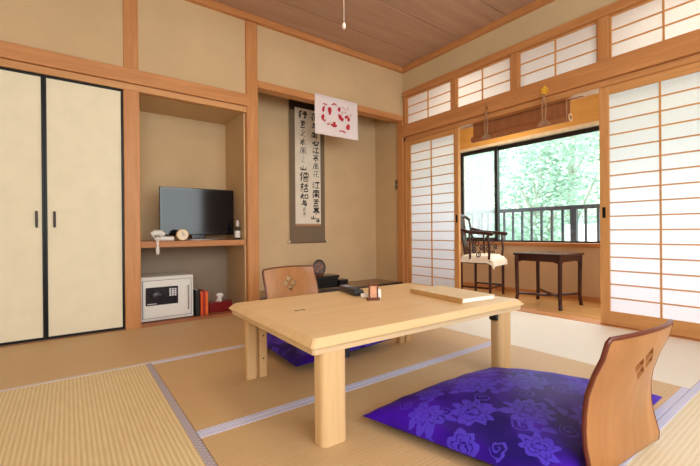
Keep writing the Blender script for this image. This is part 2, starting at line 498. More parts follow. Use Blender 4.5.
for sx, sy in ((-1, -1), (1, -1), (1, 1), (-1, 1)):
    bm = BM()
    ox, oy = (.538 if sx > 0 else .560 if sy < 0 else .548), (.366 if sy > 0 else .393 if sx < 0 else .384)
    f = lambda z: (lambda u, v: (sx*(ox-u), sy*(oy-v), z))
    prism(bm, leg_poly(), f(0), f(.314))
    lg = obj('leg', bm, TBZ, T, True)
    for z in (.09, .20):
        obj('screw', tube(BM(), [(sx*(ox-.081), sy*(oy-.0575), z), (sx*(ox-.081), sy*(oy-.055), z)], .004, 8), BLKM, lg)
    obj('hinge_bracket', B1(min(sx*(ox-.12), sx*(ox-.102)), max(sx*(ox-.12), sx*(ox-.102)), min(sy*(oy-.01), sy*(oy-.05)), max(sy*(oy-.01), sy*(oy-.05)), .272, .313, bev=.003), BLKM, lg)
bm = BM(); box(bm, -.435, -.385, .035, .043, .3600, .3612); box(bm, -.430, -.424, .028, .05, .3600, .3612); box(bm, -.396, -.390, .028, .05, .3600, .3612)
obj('inlay_clasp', bm, plain('clasp_dark', '#6f5a42', .4), T)

# ------------------------------------------------------------------ things on the table
def off_table(x, y): return (x, y, .3606)
t = thing('remote_control', 'dark grey remote control on the far edge of the low table', 'remote control', (1.262, 1.695, .3606), math.radians(-13)); t.scale = (1.2, 1.12, 1.35)
obj('casing', B1(-.024, .024, -.105, .105, .001, .024, bev=.009, seg=3), plain('remote_black', '#303038', .35), t, True)
bm = BM(); box(bm, -.018, .018, .02, .09, .0235, .0255, bev=.001)
obj('key_panel', bm, plain('remote_grey', '#9496a6', .4), t)
bm = BM()
for i in range(3):
    for j in range(5): tube(bm, [(-.011+.011*i, -.075+.018*j, .0235), (-.011+.011*i, -.075+.018*j, .026)], .0035, 8)
obj('buttons', bm, plain('remote_keys', '#4b4d55', .5), t)

COP = plain('copper_tile', '#dba07a', .45, .5, .2, .2, 60)
t = thing('table_stand', 'small reddish wooden stand holding a copper coloured tile in the middle of the table', 'table ornament', (1.222, 1.452, .3606), math.radians(-28))
STW = wood('stand_wood', '#7a3c22', '#552612', 'x', .35)
bm = BM(); prism(bm, [(-.036, 0), (-.028, -.018), (.028, -.018), (.036, 0), (.028, .018), (-.028, .018)], lambda u, v: (u, v, .001), lambda u, v: (u, v, .011))
obj('base', bm, STW, t)
obj('post', B1(-.024, -.017, -.006, .006, .010, .080, bev=.002), STW, t)
obj('post', B1(.017, .024, -.006, .006, .010, .080, bev=.002), STW, t)
obj('tile', B1(-.017, .017, -.004, .004, .011, .070, bev=.002), COP, t)
obj('crossbar', B1(-.026, .026, -.007, .007, .070, .080, bev=.002), STW, t)
tag(obj('paper_roll', tube(BM(), [(1.205, 1.53, .3735), (1.265, 1.498, .3735)], .0125, 14), plain('white_paper', '#eee8de', .8)), 'small white paper roll lying beside the wooden tile stand', 'paper roll')
bm = BM(); lathe(bm, [(.014, .3606), (.016, .366), (.016, .400), (.012, .412)], 18, Matrix.Translation((1.262, 1.462, 0)))
tag(obj('salt_jar', bm, plain('white_ceramic', '#f0ebe2', .3), None, True), 'small white jar standing right behind the copper tile stand', 'jar')

fa = math.atan2(.38, .045)-PI/2
t = thing('guest_binder', 'tan cloth guest binder with white pages lying on the right of the table', 'binder', (1.612, 1.285, .3606), fa)
BND = plain('binder_cloth', '#e6d3b0', .8, .2); BSP = plain('binder_spine', '#c99f68', .75, .2)
obj('cover', B1(-.112, .112, -.19, .19, .021, .024, bev=.001), BND, t)
obj('cover', B1(-.112, .112, -.19, .19, .001, .004, bev=.001), BND, t)
obj('spine', B1(-.116, -.110, -.19, .19, .001, .024, bev=.0015), BSP, t)
obj('pages', B1(-.109, .106, -.1895, .186, .0045, .0205), plain('page_white', '#f3f1ee', .8), t)

# ------------------------------------------------------------------ legless chairs and cushions
def lerp(a, b, t): return a+(b-a)*t
def prof_chair():
    # (forward, z, half width) from the top of the back to the front of the seat
    return [(-.066, .415, .187), (-.062, .405, .195), (-.050, .36, .195), (-.029, .31, .196), (-.010, .25, .196), (.001, .20, .196), (.006, .15, .199), (.006, .11, .202), (.001, .075, .204), (-.002, .045, .208), (.000, .024, .210), (.010, .012, .211), (.028, .0085, .211),
            (.06, .0085, .213), (.12, .0095, .222), (.22, .011, .243), (.32, .011, .262), (.40, .011, .262), (.425, .011, .25)]
def chair_sheet(th=.011, nu=16):
    pr = prof_chair(); bm = BM(); front = []; back = []
    n = len(pr)
    for i, (f, z, w) in enumerate(pr):
        a = pr[max(i-1, 0)]; b = pr[min(i+1, n-1)]
        t = Vector((0, b[0]-a[0], b[1]-a[1])).normalized()
        nrm = Vector((0, -t.z, t.y))            # towards the sitter / up
        nrm = nrm if (nrm.y > 0 or nrm.z > 0) else -nrm
        curve = .030*max(0, min(1, (z-.05)/.2)) # dished back: side edges come forward
        rf, rb = [], []
        for k in range(nu+1):
            u = -1+2*k/nu
            arch = .016*(1-u*u) if i == 0 else 0
            p = Vector((u*w, f+curve*(u*u-.35), z+arch*.4))
            rf.append(bm.verts.new(p+nrm*th/2)); rb.append(bm.verts.new(p-nrm*th/2))
        front.append(rf); back.append(rb)
    return bm, front, back
def make_zaisu(label, loc, rot):
    t = thing('legless_chair', label, 'legless chair', loc, rot, 'bentwood legless chairs at the low table')
    bm, fr, bk = chair_sheet()
    n = len(fr); m = len(fr[0])
    hole = {(2, 7), (2, 8), (3, 6), (3, 7), (3, 8), (3, 9)}
    for i in range(n-1):
        for k in range(m-1):
            bm.faces.new((fr[i][k], fr[i][k+1], fr[i+1][k+1], fr[i+1][k]))
            bm.faces.new((bk[i][k], bk[i+1][k], bk[i+1][k+1], bk[i][k+1]))
    sh = obj('shell', bm, ZAI, t, True)
    # laminated rim in darker wood closes the shell all round
    bm, fr, bk = chair_sheet()
    loop = [(fr[i][0].co+bk[i][0].co)/2 for i in range(n-1, -1, -1)]+[(fr[0][k].co+bk[0][k].co)/2 for k in range(1, m)]+[(fr[i][-1].co+bk[i][-1].co)/2 for i in range(1, n)]
    loop += [(fr[-1][k].co+bk[-1][k].co)/2 for k in range(m-2, 0, -1)]
    bm.free(); bm = BM(); tube(bm, loop+loop[:1], .0068, 8)
    obj('rim', bm, ZED, sh, True)
    # four-petal diamond cut-out, lined with dark wood (true holes by boolean)
    cut = BM()
    cz, cy = .318, -.035
    for dx, dz in ((0, .029), (0, -.029), (.029, 0), (-.029, 0)):
        P = [(0, .024), (.023, 0), (0, -.024), (-.023, 0)]
        prism(cut, P, lambda u, v: (dx+u, -.16, cz+dz+v), lambda u, v: (dx+u, .10, cz+dz+v))
    return t, sh, cut
def apply_cut(sh, cut):
    bmesh.ops.recalc_face_normals(cut, faces=cut.faces[:])
    me = bpy.data.meshes.new('cutter'); cut.to_mesh(me); cut.free()
    co = bpy.data.objects.new('cutter', me); C.objects.link(co)
    co.matrix_world = sh.parent.matrix_basis.copy()
    # close the shell so that the boolean is exact
    b2 = BM(); b2.from_mesh(sh.data)
    bmesh.ops.holes_fill(b2, edges=[e for e in b2.edges if e.is_boundary])
    md = None
    pr = BM()
    bm, fr, bk = chair_sheet()
    n = len(fr); m = len(fr[0])
    for i in range(n-1):
        for k in range(m-1):
            bm.faces.new((fr[i][k], fr[i][k+1], fr[i+1][k+1], fr[i+1][k])); bm.faces.new((bk[i][k], bk[i+1][k], bk[i+1][k+1], bk[i][k+1]))
        bm.faces.new((fr[i][0], fr[i+1][0], bk[i+1][0], bk[i][0])); bm.faces.new((fr[i][-1], bk[i][-1], bk[i+1][-1], fr[i+1][-1]))
    for k in range(m-1):
        bm.faces.new((fr[0][k], bk[0][k], bk[0][k+1], fr[0][k+1])); bm.faces.new((fr[-1][k], fr[-1][k+1], bk[-1][k+1], bk[-1][k]))
    bmesh.ops.recalc_face_normals(bm, faces=bm.faces[:])
    bm.to_mesh(sh.data); bm.free(); b2.free(); pr.free()
    md = sh.modifiers.new('cutout', 'BOOLEAN'); md.operation = 'DIFFERENCE'; md.object = co; md.solver = 'EXACT'
    dg = bpy.context.evaluated_depsgraph_get(); dg.update()
    ev = sh.evaluated_get(dg)
    nm = bpy.data.meshes.new_from_object(ev, depsgraph=dg)
    sh.modifiers.clear(); sh.data = nm
    nm.materials.clear(); nm.materials.append(ZAI)
    for p in nm.polygons: p.use_smooth = True
    try: nm.set_sharp_from_angle(angle=math.radians(38))
    except Exception: pass
    bpy.data.objects.remove(co, do_unlink=True)
zc, sh, cut = make_zaisu('bentwood legless chair with its back to us at lower right, behind the big purple cushion', (1.322, .416, 0), math.radians(-5.5))
apply_cut(sh, cut)
z2 = copy_tree(zc)
z2['label'] = 'bentwood legless chair on the far side of the table, facing us'
z2.location = (1.262, 2.372, 0); z2.rotation_euler = (0, 0, math.radians(184)); z2.scale = (1.06, 1.06, 1.08)

FL = [(-.31, .13, .062, 9, .2), (-.19, .22, .055, 7, 1.2), (-.20, .02, .075, 10, .9), (-.03, .14, .085, 9, .1), (-.07, -.10, .08, 10, .4), (.13, .03, .085, 8, .7), (.16, .22, .06, 9, .3), (.06, -.24, .07, 8, .3), (.29, .12, .07, 9, 0), (.27, -.13, .075, 9, .5), (-.33, -.03, .05, 7, .6), (-.2, -.2, .06, 8, .2), (.40, -.02, .05, 7, .6), (.2, -.28, .05, 7, .1)]
SC = [(-.11, .05, .032, .2, 1), (-.10, .24, .035, .6, -1), (-.26, .09, .026, .1, 1), (.06, .11, .035, .4, -1), (-.30, .23, .03, 0, 1), (.21, .12, .034, .8, 1), (.03, -.03, .035, .5, -1), (-.15, -.12, .035, .3, 1), (.17, -.09, .036, .1, -1), (.07, .25, .035, .7, -1), (-.28, -.12, .03, .9, 1), (-.06, -.22, .032, .1, 1), (.35, .05, .03, .4, -1), (.17, -.2, .03, .6, 1)]
LV = [(-.12, .14, .042, .5), (.05, .06, .045, 1.9), (-.27, .04, .04, 1.2), (-.25, .18, .04, .1), (.22, .04, .045, 2.4), (.03, -.14, .045, 2.1), (-.14, -.03, .045, 1.0), (.1, .16, .04, .4), (-.36, .07, .04, 2.2), (.2, -.02, .04, 2.7), (-.02, .04, .04, .3), (-.02, .24, .04, 2.9), (-.13, -.17, .04, .8), (.34, -.06, .04, 1.5)]
PUR = brocade('purple_brocade', '#1a0668', '#4c10c0', '#5642d8', FL, SC, LV)
def cushion(name, corners, origin, zmid, up, down, mat, label, rot=0, group=None, n=34):
    """corners in order A B C D (metres, world); pinched corners, puffed centre, flat underside"""
    o = Vector(origin); bm = BM(); top = []; bot = []
    A, Bq, Cq, D = [Vector(c) for c in corners]
    for i in range(n+1):
        rt, rb = [], []
        for j in range(n+1):
            s, t = i/n, j/n
            p = A.lerp(D, s).lerp(Bq.lerp(Cq, s), t)
            u, v = 2*s-1, 2*t-1
            c = (A+Bq+Cq+D)/4
            # edges bow slightly inwards between the pulled corners
            pin = 1-.015*((1-u*u)*v*v+(1-v*v)*u*u)
            q = c+(p-c)*pin; q.z = p.z
            h = max(0, (1-u*u)*(1-v*v))**.42
            wr = .0035*math.sin(17*u+5*v)*math.sin(11*v-4*u)*(1-h)*min(1, h*6)
            zt = q.z+up*h+wr
            zb = max(q.z-down*min(1, h*1.6), o.z+.0005)
            rt.append(bm.verts.new((q.x-o.x, q.y-o.y, zt-o.z)))
            rb.append(rt[-1] if i in (0, n) or j in (0, n) else bm.verts.new((q.x-o.x, q.y-o.y, zb-o.z)))
        top.append(rt); bot.append(rb)
    for i in range(n):
        for j in range(n):
            bm.faces.new((top[i][j], top[i+1][j], top[i+1][j+1], top[i][j+1]))
            f = (bot[i][j], bot[i][j+1], bot[i+1][j+1], bot[i+1][j])
            if len(set(f)) == 4 and not all(v in (top[i][j], top[i][j+1], top[i+1][j+1], top[i+1][j]) for v in f): bm.faces.new(f)
    ob = obj(name, bm, mat, None, True)
    ob.location = o
    return tag(ob, label, 'cushion', group)
cushion('floor_cushion', [(.855, 1.085, .030), (1.00, .440, .040), (1.862, .462, .045), (1.60, 1.04, .050)], (1.30, .77, .0165), .05, .080, .03, PUR,
        'large shiny purple brocade floor cushion in front at right, on the near legless chair', 0, 'purple brocade floor cushions')
cushion('floor_cushion', [(.905, 1.675, .032), (1.575, 1.705, .045), (1.56, 2.31, .045), (.92, 2.29, .045)], (1.245, 2.0, .0175), .04, .055, .02, PUR,
        'purple floor cushion seen under the table, on the far legless chair', 0, 'purple brocade floor cushions')

# ------------------------------------------------------------------ niche: shelf and what stands in it
tag(obj('niche_shelf', B1(NX0+.001, NX1-.001, B-.004, ND-.001, .594, .642, bev=.003), SX), 'wooden shelf board across the niche, carrying the television', 'shelf')
tv = thing('television', 'black flat screen television on the niche shelf', 'television', (.913, 3.44, .6425))
GLB = plain('tv_gloss', '#0b0b0e', .12)
obj('bezel', B1(-.308, .308, -.018, .022, .044, .448, bev=.006, seg=3), GLB, tv)
m, nt, out = nodes_of('tv_screen'); principled(nt, out, (.006, .006, .009, 1), .09, .42); MATS['tv_screen'] = m
obj('screen', B1(-.288, .288, -.0195, -.0175, .074, .428), m, tv)
obj('neck', B1(-.06, .06, -.005, .03, .008, .06, bev=.004), GLB, tv)
bm = BM(); prism(bm, [(.155*math.cos(2*PI*k/28), .085*math.sin(2*PI*k/28)) for k in range(28)], lambda u, v: (u, v-.02, .0005), lambda u, v: (u*.97, v*.97-.02, .009))
obj('stand', bm, plain('tv_silver', '#b9b9bf', .3, .5, .6), tv, True)

ph = thing('telephone', 'white telephone handset on its base with a strap dangling over the shelf edge', 'telephone', (.60, 3.30, .6425))
obj('base', B1(-.055, .085, -.03, .07, .0005, .036, bev=.012, seg=3), WPL, ph, True)
bm = BM(); tube(bm, [(-.075, .0, .05), (-.05, -.005, .064), (-.01, -.005, .064), (.01, .0, .05)], [.022, .024, .024, .02], 14)
obj('handset', bm, WPL, ph, True)
bm = BM(); tube(bm, [(-.082, -.03, .046), (-.072, -.075, .028), (-.056, -.092, .004), (-.050, -.094, -.04)], .0045, 8)
tube(bm, [(-.018, -.03, .046), (-.028, -.075, .028), (-.044, -.092, .004), (-.050, -.094, -.04)], .0045, 8)
obj('strap', bm, WPL, ph, True)
bm = BM(); lathe(bm, [(.004, 0), (.012, -.012), (.014, -.035), (.012, -.058), (.004, -.068)], 14, Matrix.Translation((-.050, -.094, -.036)))
obj('tassel', bm, WPL, ph, True)

ck = thing('table_clock', 'small round cream clock on the shelf in front of the television', 'clock', (.745, 3.285, .6425))
RX = Matrix.Rotation(PI/2, 4, 'X')
bm = BM(); lathe(bm, [(.030, -.018), (.044, -.012), (.047, 0), (.047, .012), (.042, .016)], 30, Matrix.Translation((0, 0, .0475)) @ RX)
obj('case', bm, plain('clock_gold', '#d9b27a', .3, .5, .3), ck, True)
bm = BM(); lathe(bm, [(.040, .0155), (.040, .0175)], 30, Matrix.Translation((0, 0, .0475)) @ RX)
obj('dial', bm, plain('clock_face', '#f1dfc3', .4), ck)
bm = BM(); box(bm, -.0018, .0018, -.0195, -.0178, .0475, .074); box(bm, 0, .019, -.0195, -.0178, .0458, .0492)
obj('hands', bm, BLK, ck)

bo = thing('spray_bottle', 'small white and black bottle at the right end of the niche shelf', 'bottle', (1.212, 3.31, .6425))
bm = BM(); lathe(bm, [(.024, .0005), (.026, .004), (.026, .09), (.020, .108), (.012, .116)], 20)
obj('body', bm, plain('bottle_dark', '#3a322d', .3), bo, True)
bm = BM(); lathe(bm, [(.0265, .018), (.0265, .078)], 20); obj('wrap', bm, WPL, bo, True)
bm = BM(); lathe(bm, [(.012, .112), (.016, .118), (.016, .150), (.010, .172)], 16); obj('cap', bm, plain('cap_grey', '#c9c3bc', .3), bo, True)

sf = thing('safe', 'white hotel safe with a black keypad panel on the niche floor', 'safe', (.630, 3.265, .019))
obj('body', B1(-.190, .191, 0, .30, .006, .346, bev=.005), WHT, sf)
obj('door', B1(-.176, .172, -.006, .002, .030, .316, bev=.003), plain('safe_door', '#e4e2de', .35, .4, 0, .02), sf)
bm = BM()
for a in ((-.180, .176, .0265, .0295), (-.180, .176, .3165, .3195)): box(bm, a[0], a[1], -.0012, .001, a[2], a[3])
for a in ((-.180, -.177), (.173, .176)): box(bm, a[0], a[1], -.0012, .001, .0265, .3195)
obj('door_gap', bm, plain('safe_gap', '#5c5462', .6), sf)
kp = obj('keypad_panel', B1(-.158, .073, -.014, -.004, .127, .266, bev=.004), plain('keypad_black', '#17161d', .25), sf)
bm = BM()
for i in range(3):
    for j in range(4): box(bm, .008+.019*i, .022+.019*i, -.0165, -.0135, .190+.016*j, .202+.016*j, bev=.002)
obj('keys', bm, plain('key_white', '#e8e8ee', .4), kp)
bm = BM(); lathe(bm, [(.040, .012), (.038, .022), (.030, .028)], 24, Matrix.Translation((-.082, 0, .200)) @ RX)
obj('dial', bm, plain('keypad_dark', '#24232c', .35), kp, True)
obj('name_strip', B1(-.148, -.082, -.0152, -.0138, .136, .142), plain('strip_silver', '#c9c4c6', .4), kp)
bm = BM(); tube(bm, [(.150, -.006, .262), (.150, -.022, .256), (.150, -.022, .078), (.150, -.006, .072)], .0045, 10)
obj('handle', bm, plain('handle_steel', '#a89a98', .3, .5, .8), sf, True)
for sx in (-.165, .165):
    for sy in (.03, .27): obj('foot', B1(sx-.012, sx+.012, sy-.012, sy+.012, 0, .007), BLK, sf)

def book(x, w, h, d, col, label, pages=True, y=3.262):
    t = thing('book', label, 'book', (x+w/2, y, .0185), 0, 'thin books standing beside the safe')
    m_ = plain('book_'+col, col, .5)
    obj('spine', B1(-w/2, w/2, 0, .003, .0005, h, bev=.001), m_, t)
    obj('cover', B1(-w/2, -w/2+.002, .003, d, .0005, h), m_, t)
    obj('cover', B1(w/2-.002, w/2, .003, d, .0005, h), m_, t)
    obj('pages', B1(-w/2+.002, w/2-.002, .003, d-.004, .004, h-.004), plain('page_white', '#f3f1ee', .8), t)
    return t
book(.838, .032, .215, .16, '#101512', 'black book standing next to the safe')
book(.878, .019, .196, .15, '#e0521f', 'orange book standing between the black and the red orange book')
book(.900, .014, .204, .15, '#b5301d', 'slim dark red book standing between two orange books')
book(.917, .022, .196, .15, '#ea6a2c', 'orange book standing nearest the red tissue box')
tb = thing('tissue_box', 'dark red lacquered tissue box with a white tissue on the niche floor', 'tissue box', (1.062, 3.36, .0185), math.radians(-2))
obj('box', B1(-.098, .098, -.055, .055, .0005, .088, bev=.006, seg=3), plain('red_lacquer', '#7c1119', .3), tb)
bm = BM()
lathe(bm, [(.030, .086), (.020, .098), (.018, .112), (.028, .128), (.031, .142), (.018, .156), (.006, .152)], 16)
for v in bm.verts:
    a = math.atan2(v.co.y, v.co.x); k = 1+.25*math.sin(3*a+v.co.z*60); v.co.x *= k; v.co.y *= .7*k
obj('tissue', bm, plain('tissue_white', '#efe9e4', .9), tb, True)

# ------------------------------------------------------------------ tokonoma: scroll, lacquer box, round plate
SY = ND-.012
sc = thing('hanging_scroll', 'hanging scroll with black brush calligraphy on the alcove wall', 'hanging scroll', (2.172, SY, .59))
SCL = plain('scroll_silk', '#7d6b57', .8, .2, 0, .12, 220); SCD = plain('scroll_silk_dark', '#3b3129', .8, .2)
obj('mount', B1(-.229, .225, 0, .004, .012, 1.46), SCL, sc)
obj('top_cloth', B1(-.225, .225, -.001, .004, 1.495, 1.66), SCD, sc)
obj('top_band', B1(-.225, .225, -.001, .004, 1.46, 1.495), SCD, sc)
PAP = plain('scroll_paper', '#e7dccb', .85, .2, 0, .06, 9)
obj('paper', B1(-.160, .168, -.0025, 0, .208, 1.495), PAP, sc)
bm = BM(); box(bm, -.160, .168, -.0022, 0, .186, .207)
obj('lower_band', bm, plain('scroll_band', '#b58566', .7), sc)
bm = BM(); tube(bm, [(-.232, -.004, .006), (.232, -.004, .006)], .013, 14)
ro = obj('roller', bm, SCL, sc, True)
for s in (-1, 1):
    bm = BM(); tube(bm, [(s*.232, -.004, .006), (s*.255, -.004, .006)], [.014, .012], 14)
    obj('roller_knob', bm, plain('bone_white', '#e3d6bd', .35), ro, True)
bm = BM(); tube(bm, [(-.2, .002, 1.66), (0, .006, 1.76), (.2, .002, 1.66)], .003, 6); obj('hanging_cord', bm, SCD, sc)
# brush characters: strokes as polylines in a unit cell (x right, y up), brush width per stroke
G = {
 'gyo': [[(.35, .95), (.05, .62)], [(.30, .70), (.08, .40)], [(.20, .55), (.18, .1)], [(.55, .80), (.90, .84)], [(.50, .58), (.98, .60)], [(.76, .60), (.74, .15), (.6, .2)]],
 'un': [[(.15, .9), (.85, .92)], [(.5, .95), (.48, .5)], [(.1, .7), (.9, .72)], [(.2, .42), (.8, .44)], [(.5, .42), (.15, .06), (.85, .12)]],
 'mizu': [[(.5, .98), (.5, .05), (.38, .14)], [(.1, .7), (.42, .66), (.08, .2)], [(.88, .84), (.58, .62), (.95, .12)]],
 'yama': [[(.5, .95), (.5, .22)], [(.12, .66), (.16, .18), (.88, .20)], [(.88, .66), (.86, .15)]],
 'so': [[(.28, .98), (.04, .6)], [(.18, .7), (.16, .02)], [(.5, .98), (.58, .84)], [(.85, .98), (.72, .84)], [(.42, .8), (.42, .5), (.95, .52), (.94, .82), (.42, .8)], [(.66, .8), (.66, .52)], [(.46, .4), (.46, .03), (.9, .05), (.9, .4), (.46, .4)], [(.48, .22), (.88, .22)]],
 'wa': [[(.2, .98), (.3, .9)], [(.02, .78), (.42, .82)], [(.08, .62), (.36, .64)], [(.08, .48), (.36, .5)], [(.1, .34), (.1, .05), (.36, .07), (.36, .35), (.1, .34)], [(.9, .95), (.55, .84)], [(.46, .66), (.98, .68)], [(.72, .9), (.70, .36)], [(.5, .34), (.52, .04), (.92, .06), (.92, .35), (.5, .34)]],
 'nyo': [[(.3, .95), (.12, .45), (.45, .1)], [(.45, .72), (.05, .12)], [(.02, .62), (.5, .66)], [(.6, .7), (.6, .2), (.95, .22), (.95, .72), (.6, .7)]],
 'yo': [[(.35, .95), (.3, .55), (.85, .58), (.8, .1), (.55, .16)], [(.32, .78), (.8, .82)], [(.05, .34), (.95, .36)]],
 'kaze': [[(.2, .92), (.18, .4), (.02, .05)], [(.2, .92), (.8, .92), (.82, .3), (.98, .08)], [(.35, .72), (.7, .76)], [(.36, .55), (.36, .36), (.66, .38), (.66, .56), (.36, .55)], [(.5, .74), (.5, .15)], [(.3, .14), (.74, .2)]],
 'ko': [[(.1, .9), (.2, .8)], [(.04, .64), (.14, .55)], [(.04, .1), (.24, .36)], [(.4, .84), (.92, .86)], [(.66, .86), (.64, .14)], [(.32, .12), (.98, .14)]],
 'nan': [[(.1, .86), (.9, .88)], [(.5, .99), (.5, .7)], [(.12, .06), (.12, .68), (.88, .7), (.88, .06), (.78, .1)], [(.36, .58), (.42, .48)], [(.64, .58), (.58, .48)], [(.28, .42), (.74, .43)], [(.28, .28), (.74, .29)], [(.5, .42), (.5, .08)]],
 'kan': [[(.5, .99), (.5, .88)], [(.1, .78), (.12, .88), (.9, .88), (.84, .76)], [(.2, .7), (.82, .72)], [(.24, .56), (.78, .58)], [(.04, .42), (.96, .44)], [(.4, .7), (.4, .42), (.08, .2)], [(.62, .7), (.62, .42), (.94, .22)], [(.44, .24), (.58, .18)], [(.36, .1), (.6, .02)]],
 'kokoro': [[(.1, .6), (.02, .3)], [(.3, .7), (.36, .14), (.78, .14), (.8, .36)], [(.48, .84), (.58, .7)], [(.82, .74), (.94, .5)]],
 'chi': [[(.45, .98), (.55, .86)], [(.15, .72), (.85, .74), (.2, .2)], [(.1, .12), (.35, .2), (.95, .04)]],
 'hana': [[(.08, .86), (.92, .88)], [(.32, .98), (.32, .76)], [(.68, .98), (.68, .76)], [(.36, .7), (.06, .32)], [(.24, .5), (.24, .04)], [(.84, .6), (.5, .38)], [(.56, .7), (.56, .12), (.94, .1), (.96, .26)]],
}
def glyph(bm, key, cx, z0, w, h, bw, slant=0, thin=1.0):
    rnd = random.Random(hash(key) % 999 if False else sum(map(ord, key))+int(z0*1000))
    prev = None
    for st in G[key]:
        pts = []
        for (u, v) in st:
            pts.append((cx+(u-.5)*w+rnd.uniform(-.03, .03)*w+slant*(v-.5)*w, z0+v*h+rnd.uniform(-.03, .03)*h))
        if len(pts) == 2:
            m_ = ((pts[0][0]+pts[1][0])/2+rnd.uniform(-.04, .04)*w, (pts[0][1]+pts[1][1])/2+rnd.uniform(-.03, .03)*h)
            pts = [pts[0], m_, pts[1]]
        if prev is not None:                          # thin linking stroke of running script
            a, c = prev, pts[0]; l = math.hypot(c[0]-a[0], c[1]-a[1]) or 1; q = bw*.16
            ox_, oz_ = -(c[1]-a[1])/l*q, (c[0]-a[0])/l*q
            bm.faces.new([bm.verts.new((x, -.0031, z)) for x, z in ((a[0]+ox_, a[1]+oz_), (c[0]+ox_, c[1]+oz_), (c[0]-ox_, c[1]-oz_), (a[0]-ox_, a[1]-oz_))])
        prev = pts[-1]
        n = len(pts); lf, rt = [], []
        b_ = bw*.74*rnd.uniform(.55, 1.3)
        for i, p in enumerate(pts):
            a = pts[max(i-1, 0)]; c = pts[min(i+1, n-1)]
            tx, tz = c[0]-a[0], c[1]-a[1]; l = math.hypot(tx, tz) or 1
            k = b_*(.55+.45*math.sin(PI*(.25+.6*(1-i/(n-1)))))
            lf.append((p[0]-tz/l*k, p[1]+tx/l*k)); rt.append((p[0]+tz/l*k, p[1]-tx/l*k))
        for i in range(n-1):
            quad = [lf[i], lf[i+1], rt[i+1], rt[i]]
            vs = [bm.verts.new((q[0], -.0033, q[1])) for q in quad]; bm.faces.new(vs)
bm = BM()
left = [('gyo', 1.375, .115, .10, .011), ('un', 1.275, .08, .085, .009), ('chi', 1.18, .07, .085, .006), ('mizu', 1.08, .08, .085, .007), ('kaze', .985, .085, .08, .005), ('chi', .885, .05, .09, .003),
        ('yama', .800, .095, .060, .010), ('so', .675, .115, .115, .009), ('wa', .565, .105, .10, .009), ('nyo', .480, .10, .075, .008), ('yo', .400, .075, .075, .010), ('hana', .345, .04, .045, .003), ('nan', .300, .035, .04, .003)]
for k, z, w, h, bw in left: glyph(bm, k, -.060+(.012 if z < .8 else 0), z, w, h, bw, .06)
right = [('hana', 1.375, .09, .09, .008), ('yo', 1.275, .07, .085, .012), ('nan', 1.175, .08, .085, .009), ('kokoro', 1.095, .08, .07, .012), ('ko', 1.01, .085, .075, .008), ('kan', .915, .08, .085, .006), ('kaze', .825, .085, .08, .006), ('hana', .735, .085, .08, .004),
         ('ko', .605, .10, .085, .010), ('nan', .500, .10, .10, .010), ('un', .405, .10, .085, .010), ('kan', .315, .09, .085, .009), ('yama', .255, .07, .05, .010), ('so', .228, .045, .045, .006)]
for k, z, w, h, bw in right: glyph(bm, k, .088+(.018 if z < 1.1 else 0)+(.02 if k == 'so' else 0)-(.04 if z == .255 else 0), z, w, h, bw, .05)
obj('calligraphy', bm, plain('sumi_ink', '#17120f', .7), sc)

bx = thing('lacquer_box', 'black lacquered box on the alcove platform below the scroll', 'box', (2.25, 3.52, .0985))
obj('box', B1(-.14, .14, -.085, .085, .0005, .105, bev=.003), BLK, bx)
obj('lid', B1(-.15, .15, -.095, .095, .105, .132, bev=.004), plain('lid_black', '#141318', .2), bx)
bx = thing('inkstone_case', 'smaller flat black case right beside the lacquered box on the alcove platform', 'box', (2.45, 3.47, .0985))
obj('case', B1(-.055, .055, -.06, .06, .0005, .050, bev=.004), BLK, bx)
obj('case_lid', B1(-.058, .058, -.063, .063, .050, .078, bev=.006), plain('lid_black', '#141318', .2), bx)
pl = thing('display_plate', 'round dark plate with a reddish brown pattern standing on the lacquered box', 'plate', (2.185, 3.505, .2315), math.radians(8))
TL = Matrix.Translation((0, 0, .088)) @ Matrix.Rotation(math.radians(82), 4, 'X')
bm = BM(); lathe(bm, [(.02, -.008), (.070, -.004), (.088, .004), (.088, .009), (.080, .008), (.068, .002), (.01, .001)], 36, TL)
obj('rim', bm, plain('plate_dark', '#3a302d', .35), pl, True)
m, nt, out = nodes_of('plate_pattern'); p = principled(nt, out, None, .4)
link(nt, ramp(nt, noise(nt, ocoord(nt, (1, 1, 1)), 28, 3), [(.4, rgb('#4a3a34')), (.55, rgb('#7d5a4c')), (.68, rgb('#b0674a'))]), p.inputs['Base Color'])
bm = BM(); lathe(bm, [(.068, .0022), (.066, .0045), (.004, .0036)], 36, TL); obj('well', bm, m, pl, True)
bm = BM(); prism(bm, [(-.04, 0), (.04, 0), (.03, .02), (-.03, .02)], lambda u, v: (u, -.03, v+.0005), lambda u, v: (u, .05, v+.0005))
obj('stand', bm, STW, pl)

